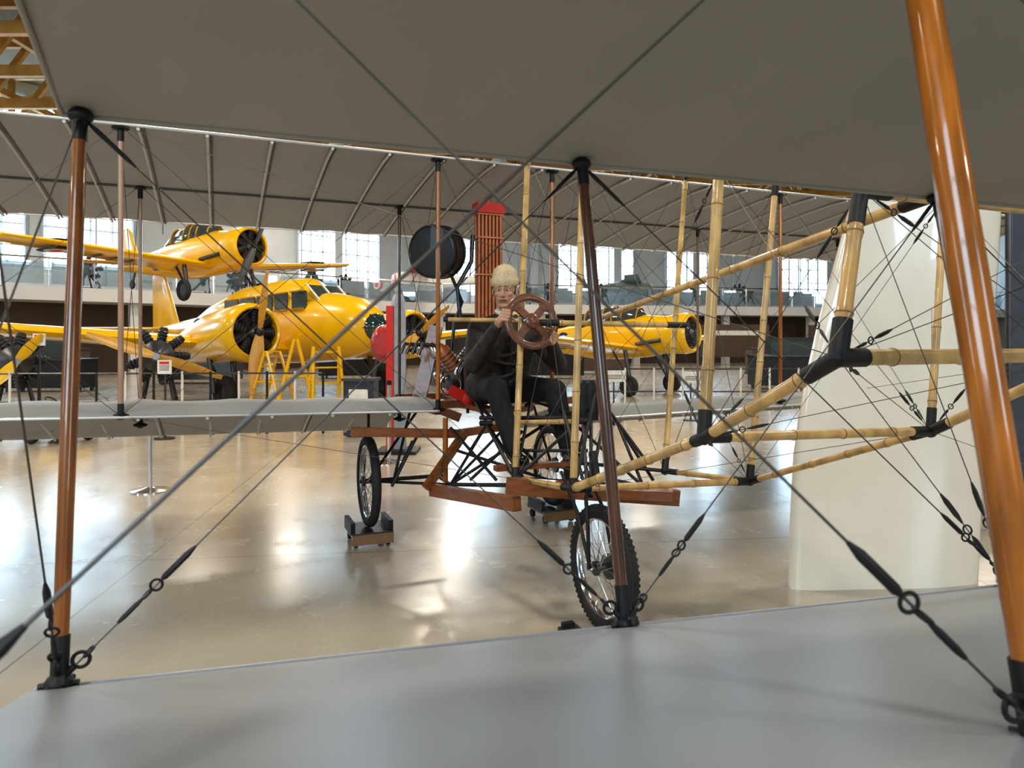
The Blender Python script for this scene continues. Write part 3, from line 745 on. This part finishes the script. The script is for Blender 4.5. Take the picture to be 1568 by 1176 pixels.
m_=MB('red_aircraft_fuselage',mat_at(V((-2.25,12.4,1.36)),(.1,-.99),.72))
m_.loft([ring(.1,0,.24,.28),ring(0,0,.30,.40),ring(-.4,0,.34,.48),ring(-1.5,0,.36,.50),ring(-3.0,0,.3,.4),ring(-4.6,.1,.08,.15)],red_dk)
m_.tube((-4.2,0,0),(-4.2,0,-1.85),.04,steel)
for s_ in(-1,1): m_.tube((-.6,.2*s_,-.4),(-.6,.4*s_,-1.6),.04,steel); awheel(m_,(-.6,.42*s_,-1.66),.22,.06)
m_.build()
m_=MB('rudder_display'); p=W(610,606,9.0); 
m_.loft([[V((p.x+dx*w,p.y+dy,z)) for dx,dy in ((-.10,0),(-.05,-.05),(.09,-.03),(.10,0),(.09,.03),(-.05,.05))] for z,w in ((0,1),(.8,1),(1.7,.95),(1.92,.85),(2.0,.5))],mk('grey_stripe',(.33,.36,.40),.4))
m_.beam((p.x-.10,p.y-.02,.0),(p.x-.10,p.y-.02,1.85),.09,.09,redp); m_.beam((p.x-.25,p.y,.02),(p.x+.25,p.y,.02),.5,.04,black); m_.build()
m_=MB('display_case'); p=V((-2.25,10.6,0)); m_.beam(p+V((-.22,0,.42)),p+V((.22,0,.42)),.4,.8,mk('case_dark',(.03,.035,.05),.4)); m_.beam(p+V((-.25,0,.84)),p+V((.25,0,.84)),.46,.04,steel); m_.beam(p+V((-.14,-.21,.6)),p+V((.14,-.21,.6)),.01,.2,creamp); m_.build()
m_=MB('barrier_railing')
prev=None
for k in range(17):
    p=V((-9.6+k*.42,10.5+k*.02,0))
    m_.tube(p,p+Z*.95,.018,creamp if k%2 else black,n=6)
    if prev: 
        for z in(.5,.92): m_.tube(prev+Z*z,p+Z*z,.014,steel,n=5)
    prev=p
m_.build()
m_=MB('barrier_railing.001'); prev=None
for k in range(14):
    p=V((1.6+k*.55,13.5,0)); m_.tube(p,p+Z*.9,.02,creamp,n=6)
    if prev:
        for z in(.45,.88): m_.tube(prev+Z*z,p+Z*z,.015,steel,n=5)
    prev=p
m_.build()
sn=0
def sign(x,y,z,w=.35,h=.28,post=True,m=creamp,red=True):
    global sn
    s_=MB('information_sign' if sn==0 else 'information_sign.%03d'%sn); sn+=1
    s_.beam((x-w/2,y,z),(x+w/2,y,z),.02,h,m); 
    if red: s_.beam((x-w/2+.03,y-.013,z+h*.3),(x+w/2-.03,y-.013,z+h*.3),.004,h*.18,redp)
    for k in range(3): s_.beam((x-w*.35,y-.013,z+h*(.08-.14*k)),(x+w*.35,y-.013,z+h*(.08-.14*k)),.004,h*.04,black)
    s_.tube((x,y+.02,0),(x,y+.02,z),.015,steel,n=6); s_.lathe([(0,.14),(.02,.14)],(x,y,0),Z,steel,16); s_.build()
for u,v,d,w in ((60,520,11.8,.20),(252,562,10.2,.2),(940,576,12.4,.42),(1058,578,12.6,.3)):
    p=W(u,v,d); sign(p.x,d,max(p.z,.35),w,.2,red=u<300)
m_=MB('yellow_tow_tractor',mat_at(V((-6.3,9.9,0)),(1,-.1),.55)); m_.beam((-.6,0,.45),(.6,0,.45),.8,.45,yellow); m_.beam((.1,0,.75),(.6,0,.72),.7,.2,yellow); m_.tube((-.1,0,.7),(-.25,0,1.05),.03,black); m_.torus((-.25,0,1.05),(.6,0,.8),.14,.02,black,20,6); m_.beam((-.55,0,.78),(-.3,0,.78),.6,.14,black)
for a in(-.45,.45):
    for b_ in(-.42,.42): awheel(m_,(a,b_,.22),.22,.07)
m_.build()
for k,(x,y,w,m) in enumerate(((6,40.5,5,brownwall),(13,41.5,4,brownwall),(20,43,4,brownwall))):
    q=MB('exhibit_banner_panel' if k==0 else 'exhibit_banner_panel.%03d'%k); q.beam((x-w/2,y,1.45),(x+w/2,y,1.45),.08,1.9,m); q.tube((x-w/2,y,0),(x-w/2,y,2.4),.05,steel); q.tube((x+w/2,y,0),(x+w/2,y,2.4),.05,steel)
    q.beam((x-w*.35,y-.05,1.9),(x+w*.35,y-.05,1.9),.02,.28,creamp); q.build()
for k,(x,y,w,h,m) in enumerate(((-13,20,2.2,1.1,black),(-10.5,24,2.5,1.3,steel),(-15.5,24,2,1.4,brownwall),(-1.2,22,1.8,1.2,black),(1.2,27,3,1.3,black),(8.3,21,2.4,1.2,black),(10.5,27,3,1.4,brownwall),(-6.0,27,2.5,1.2,black),(3.5,31,3,1.3,brownwall),(14,31,2.6,1.5,black))):
    q=MB('display_cabinet' if k==0 else 'display_cabinet.%03d'%k); q.beam((x-w/2,y,h*.45),(x+w/2,y,h*.45),.8,h*.7,m); q.beam((x-w/2-.05,y,h*.82),(x+w/2+.05,y,h*.82),.9,.05,steel); 
    for a in(-.45,.45): q.beam((x+a*w,y-.3,0),(x+a*w,y-.3,h*.2),.08,.08,steel); q.beam((x+a*w,y+.3,0),(x+a*w,y+.3,h*.2),.08,.08,steel)
    q.beam((x-w*.3,y,h*.82+.22),(x+w*.3,y,h*.82+.22),.5,.38,glass); q.build()

# ================= PILOT =================
pilot=empty('seated_pilot_figure')
jk=MB('jacket')
neck=L(-.02,.16,1.56)
jk.caps(L(-.075,0,1.10),L(-.10,.11,1.38),.125,.125,jacket); jk.caps(L(.075,0,1.10),L(.09,.11,1.38),.125,.125,jacket)
jk.caps(L(-.11,.12,1.42),L(.10,.12,1.42),.110,.110,jacket); jk.caps(neck-Z*.09,neck-Z*.0,.10,.066,jacket)
jk.caps(L(-.165,.13,1.485),L(-.02,.14,1.53),.070,.07,jacket); jk.caps(L(.155,.13,1.485),L(0,.14,1.53),.070,.07,jacket)
jk.caps(L(-.12,.02,1.10),L(.12,.02,1.10),.125,.125,jacket)
def onw(ang,r=.150):
    z2=(Z-wax*Z.dot(wax)).normalized(); return WH+S*r*math.cos(ang)+z2*r*math.sin(ang)
G1=onw(math.radians(168)); G2=onw(math.radians(-38))
W1=G1-N*.075-S*.03-Z*.045; W2=G2-N*.075+S*.035-Z*.03
E1=L(-.30,.33,1.26); E2=L(.30,.31,1.25)
SH1=L(-.195,.13,1.475); SH2=L(.185,.13,1.475)
jk.caps(SH1,E1,.074,.062,jacket); jk.caps(E1,W1.lerp(E1,.08),.062,.037,jacket)
jk.caps(SH2,E2,.074,.062,jacket); jk.caps(E2,W2.lerp(E2,.08),.062,.037,jacket)
jk.torus(neck-Z*.02,(N*.25+Z).normalized(),.062,.02,jacket,24,8)
for sh,e_ in ((SH1,E1),(SH2,E2)):
    for k in range(5): jk.torus(sh.lerp(e_,.25+.16*k),(e_-sh)+N*.1*(-1)**k,.060-.003*k,.012,jacket,18,6)
for wr,e_ in ((W1,E1),(W2,E2)):
    for k in range(4): jk.torus(e_.lerp(wr,.15+.2*k),(wr-e_)+S*.06*(-1)**k,.051-.005*k,.010,jacket,18,6)
for k in range(4): jk.torus(L(0,.03+.02*k,1.14+.07*k),(Z+S*.2*(-1)**k+N*.2),.17,.016,jacket,30,6,sq=.62)
o=jk.build(pilot); remesh(o,.009,5)
zp=MB('jacket_zip'); zp.path([L(-.012,.262,1.46),L(-.008,.262,1.36),L(-.003,.215,1.24),L(0,.165,1.12)],.006,steel,6)
tr_=MB('trousers')
tr_.caps(L(-.08,-.04,1.075),L(.08,-.04,1.075),.105,.105,trous)
KL=L(-.20,.47,1.11); KR=L(.20,.47,1.09); FL=L(-.14,.60,.76); FR=L(.22,.60,.75)
tr_.caps(L(-.09,-.0,1.08),KL,.100,.074,trous); tr_.caps(L(.09,0,1.08),KR,.100,.074,trous)
tr_.caps(KL,FL,.072,.052,trous); tr_.caps(KR,FR,.072,.052,trous)
tr_.caps(KL.lerp(FL,.35)-N*.02,KL.lerp(FL,.6)-N*.01,.064,.054,trous); tr_.caps(KR.lerp(FR,.35)-N*.02,KR.lerp(FR,.6)-N*.01,.064,.054,trous)
for kn,ft in ((KL,FL),(KR,FR)):
    for k in range(4): tr_.torus(kn.lerp(ft,.2+.22*k),(ft-kn)+S*.1*(-1)**k,.056-.004*k,.012,trous,18,6)
o=tr_.build(pilot); remesh(o,.009,4)
bt=MB('boots')
for F in (FL,FR):
    bt.caps(F,F-Z*.035,.045,.042,blackg); bt.caps(F-Z*.04-N*.02,F-Z*.045+N*.15,.038,.032,blackg); bt.caps(F-Z*.05+N*.08,F-Z*.05+N*.16,.036,.034,blackg)
o=bt.build(pilot); remesh(o,.007,3)
HC=L(-.035,.20,1.735)
f=V((-.14,-.985,-.10)).normalized(); r_=f.cross(Z).normalized()*-1; u_=f.cross(r_).normalized()
if u_.z<0: u_=-u_
def H(x,y,z): return HC+r_*x+f*y+u_*z
ax=(r_,f,u_)
hd=MB('head')
hd.ell(H(0,-.012,.025),(.076,.094,.092),skin,ax,24,16)
hd.ell(H(0,.018,-.035),(.060,.066,.080),skin,ax,24,16)
hd.ell(H(0,.062,-.098),(.026,.022,.018),skin,ax)
hd.caps(H(-.040,.0,-.075),H(-.018,.05,-.098),.022,.018,skin); hd.caps(H(.040,.0,-.075),H(.018,.05,-.098),.022,.018,skin)
hd.caps(H(0,.084,.012),H(0,.104,-.026),.0085,.0135,skin)
hd.ell(H(-.011,.094,-.030),.009,skin,ax); hd.ell(H(.011,.094,-.030),.009,skin,ax)
hd.caps(H(-.044,.071,.026),H(-.012,.082,.024),.010,.009,skin); hd.caps(H(.044,.071,.026),H(.012,.082,.024),.010,.009,skin)
hd.ell(H(-.040,.060,-.022),(.020,.018,.016),skin,ax); hd.ell(H(.040,.060,-.022),(.020,.018,.016),skin,ax)
hd.ell(H(-.076,-.01,-.008),(.010,.018,.030),skin,ax); hd.ell(H(.076,-.01,-.008),(.010,.018,.030),skin,ax)
hd.caps(H(-.018,.080,-.056),H(.018,.080,-.056),.008,.008,skin); hd.caps(H(-.014,.079,-.069),H(.014,.079,-.069),.008,.008,skin)
hd.caps(neck-Z*.01,H(0,-.02,-.05),.056,.052,skin)
o=hd.build(pilot); remesh(o,.0038,3)
fc=MB('face_details'); browm=mk('brow_hair',(.06,.035,.02),.8)
for s_ in(-1,1):
    fc.ell(H(.028*s_,.0735,.006),(.0125,.008,.0060),eyew,ax); fc.ell(H(.027*s_,.080,.005),(.0055,.003,.0055),black,ax)
    fc.caps(H(.040*s_,.078,.029),H(.014*s_,.088,.028),.0035,.0042,browm,8)
    fc.caps(H(.042*s_,.073,.013),H(.016*s_,.082,.014),.003,.003,skin,8)
    fc.caps(H(.070*s_,.008,.03),H(.069*s_,.012,-.02),.007,.004,browm,8)
fc.caps(H(-.020,.085,-.0585),H(.020,.085,-.0585),.004,.004,lips,8); fc.caps(H(-.016,.084,-.067),H(.016,.084,-.067),.0045,.0045,lips,8)
fc.caps(H(-.022,.0865,-.0625),H(.022,.0865,-.0625),.0013,.0013,black,6)
fc.build(pilot)
tq=MB('knit_toque'); rs=[]
for z,r in ((.026,.086),(.030,.095),(.060,.098),(.078,.096),(.084,.089),(.11,.086),(.14,.072),(.163,.045),(.174,.010)):
    rs.append([HC+u_*z+f*(-.012)+ (r_*math.cos(2*math.pi*k/72)*.94+f*math.sin(2*math.pi*k/72)*1.08)*r*(1+.014*(k%2)) for k in range(72)])
tq.loft(rs,knit); tq.build(pilot,80)
sc_=MB('white_scarf'); sc_.torus(neck+Z*.035+N*.01,(N*.3+Z).normalized(),.055,.016,creamp,24,8); sc_.caps(neck+N*.07+Z*.02,neck+N*.085-Z*.05,.02,.012,creamp); sc_.build(pilot)
zp.build(pilot)
def hand(name,w,g,rimt,side):
    mb=MB(name)
    fdir=(g-w)
    s1=rimt.normalized(); fdir=(fdir-s1*fdir.dot(s1)).normalized(); pn=s1.cross(fdir).normalized()*side
    k0=g-pn*.030-fdir*.012
    mb.caps(w,w.lerp(k0,.3),.026,.027,skin)
    for i,(o_,ln) in enumerate(((-.030,.85),(-.010,1.0),(.010,1.05),(.029,.98))):
        kn=k0+s1*o_; mb.caps(w+s1*o_*.45,kn,.016,.0115,skin,10)
        p=kn; ang=0; L3=(.036*ln,.026*ln,.020*ln)
        for q,(le,da) in enumerate(zip(L3,(50,75,60))):
            ang+=math.radians(da); dd=fdir*math.cos(ang)+pn*math.sin(ang); nx=p+dd*le
            mb.caps(p,nx,.0092-.0008*q,.0086-.0008*q,skin,10); p=nx
    t0=w+s1*.022+fdir*.02; t1=t0+s1*.022+pn*.018+fdir*.02; t2=t1+pn*.028+fdir*.012-s1*.004; t3=t2+pn*.012+fdir*.018-s1*.01
    mb.caps(t0,t1,.014,.0115,skin,10); mb.caps(t1,t2,.0115,.010,skin,10); mb.caps(t2,t3,.010,.0085,skin,10)
    o=mb.build(pilot); remesh(o,.0032,2)
z2=(Z-wax*Z.dot(wax)).normalized()
def tang(ang): return (-S*math.sin(ang)+z2*math.cos(ang))
hand('right_hand',W1,G1,-tang(math.radians(168)),1)
hand('left_hand',W2,G2,tang(math.radians(-38)),-1)

# ================= LIGHTS =================
def area(loc,rot,size,en,col,sy=None):
    l=bpy.data.lights.new('hall_lamp','AREA'); l.energy=en; l.size=size; l.color=col
    if sy: l.shape='RECTANGLE'; l.size_y=sy
    o=bpy.data.objects.new('hall_lamp',l); o.location=loc; o.rotation_euler=rot; bpy.context.collection.objects.link(o); return o
for x in (-22,-12,-3,7,18):
    for y in (-5,6,16,27,38): area((x,y,9.75),(0,0,0),1.2,(380 if y<20 else 340),(1,.91,.78))
w=bpy.data.worlds.new('world'); bpy.context.scene.world=w; w.use_nodes=True
w.node_tree.nodes['Background'].inputs[0].default_value=(.7,.85,1,1); w.node_tree.nodes['Background'].inputs[1].default_value=.6

cam=bpy.data.cameras.new('camera'); co=bpy.data.objects.new('camera',cam); bpy.context.collection.objects.link(co)
co.location=(0,0,CAMH); co.rotation_euler=(math.radians(90),0,0)
cam.sensor_width=36; cam.lens=36*1087/1568; cam.shift_y=-(588-523)/1568; cam.clip_start=.02; cam.clip_end=300
cam.dof.use_dof=True; cam.dof.focus_distance=4.4; cam.dof.aperture_fstop=10
bpy.context.scene.camera=co
try:
    bpy.context.scene.view_settings.view_transform='Standard'
    bpy.context.scene.view_settings.look='None'
    bpy.context.scene.view_settings.look='Medium High Contrast'
except Exception as e: print(e)
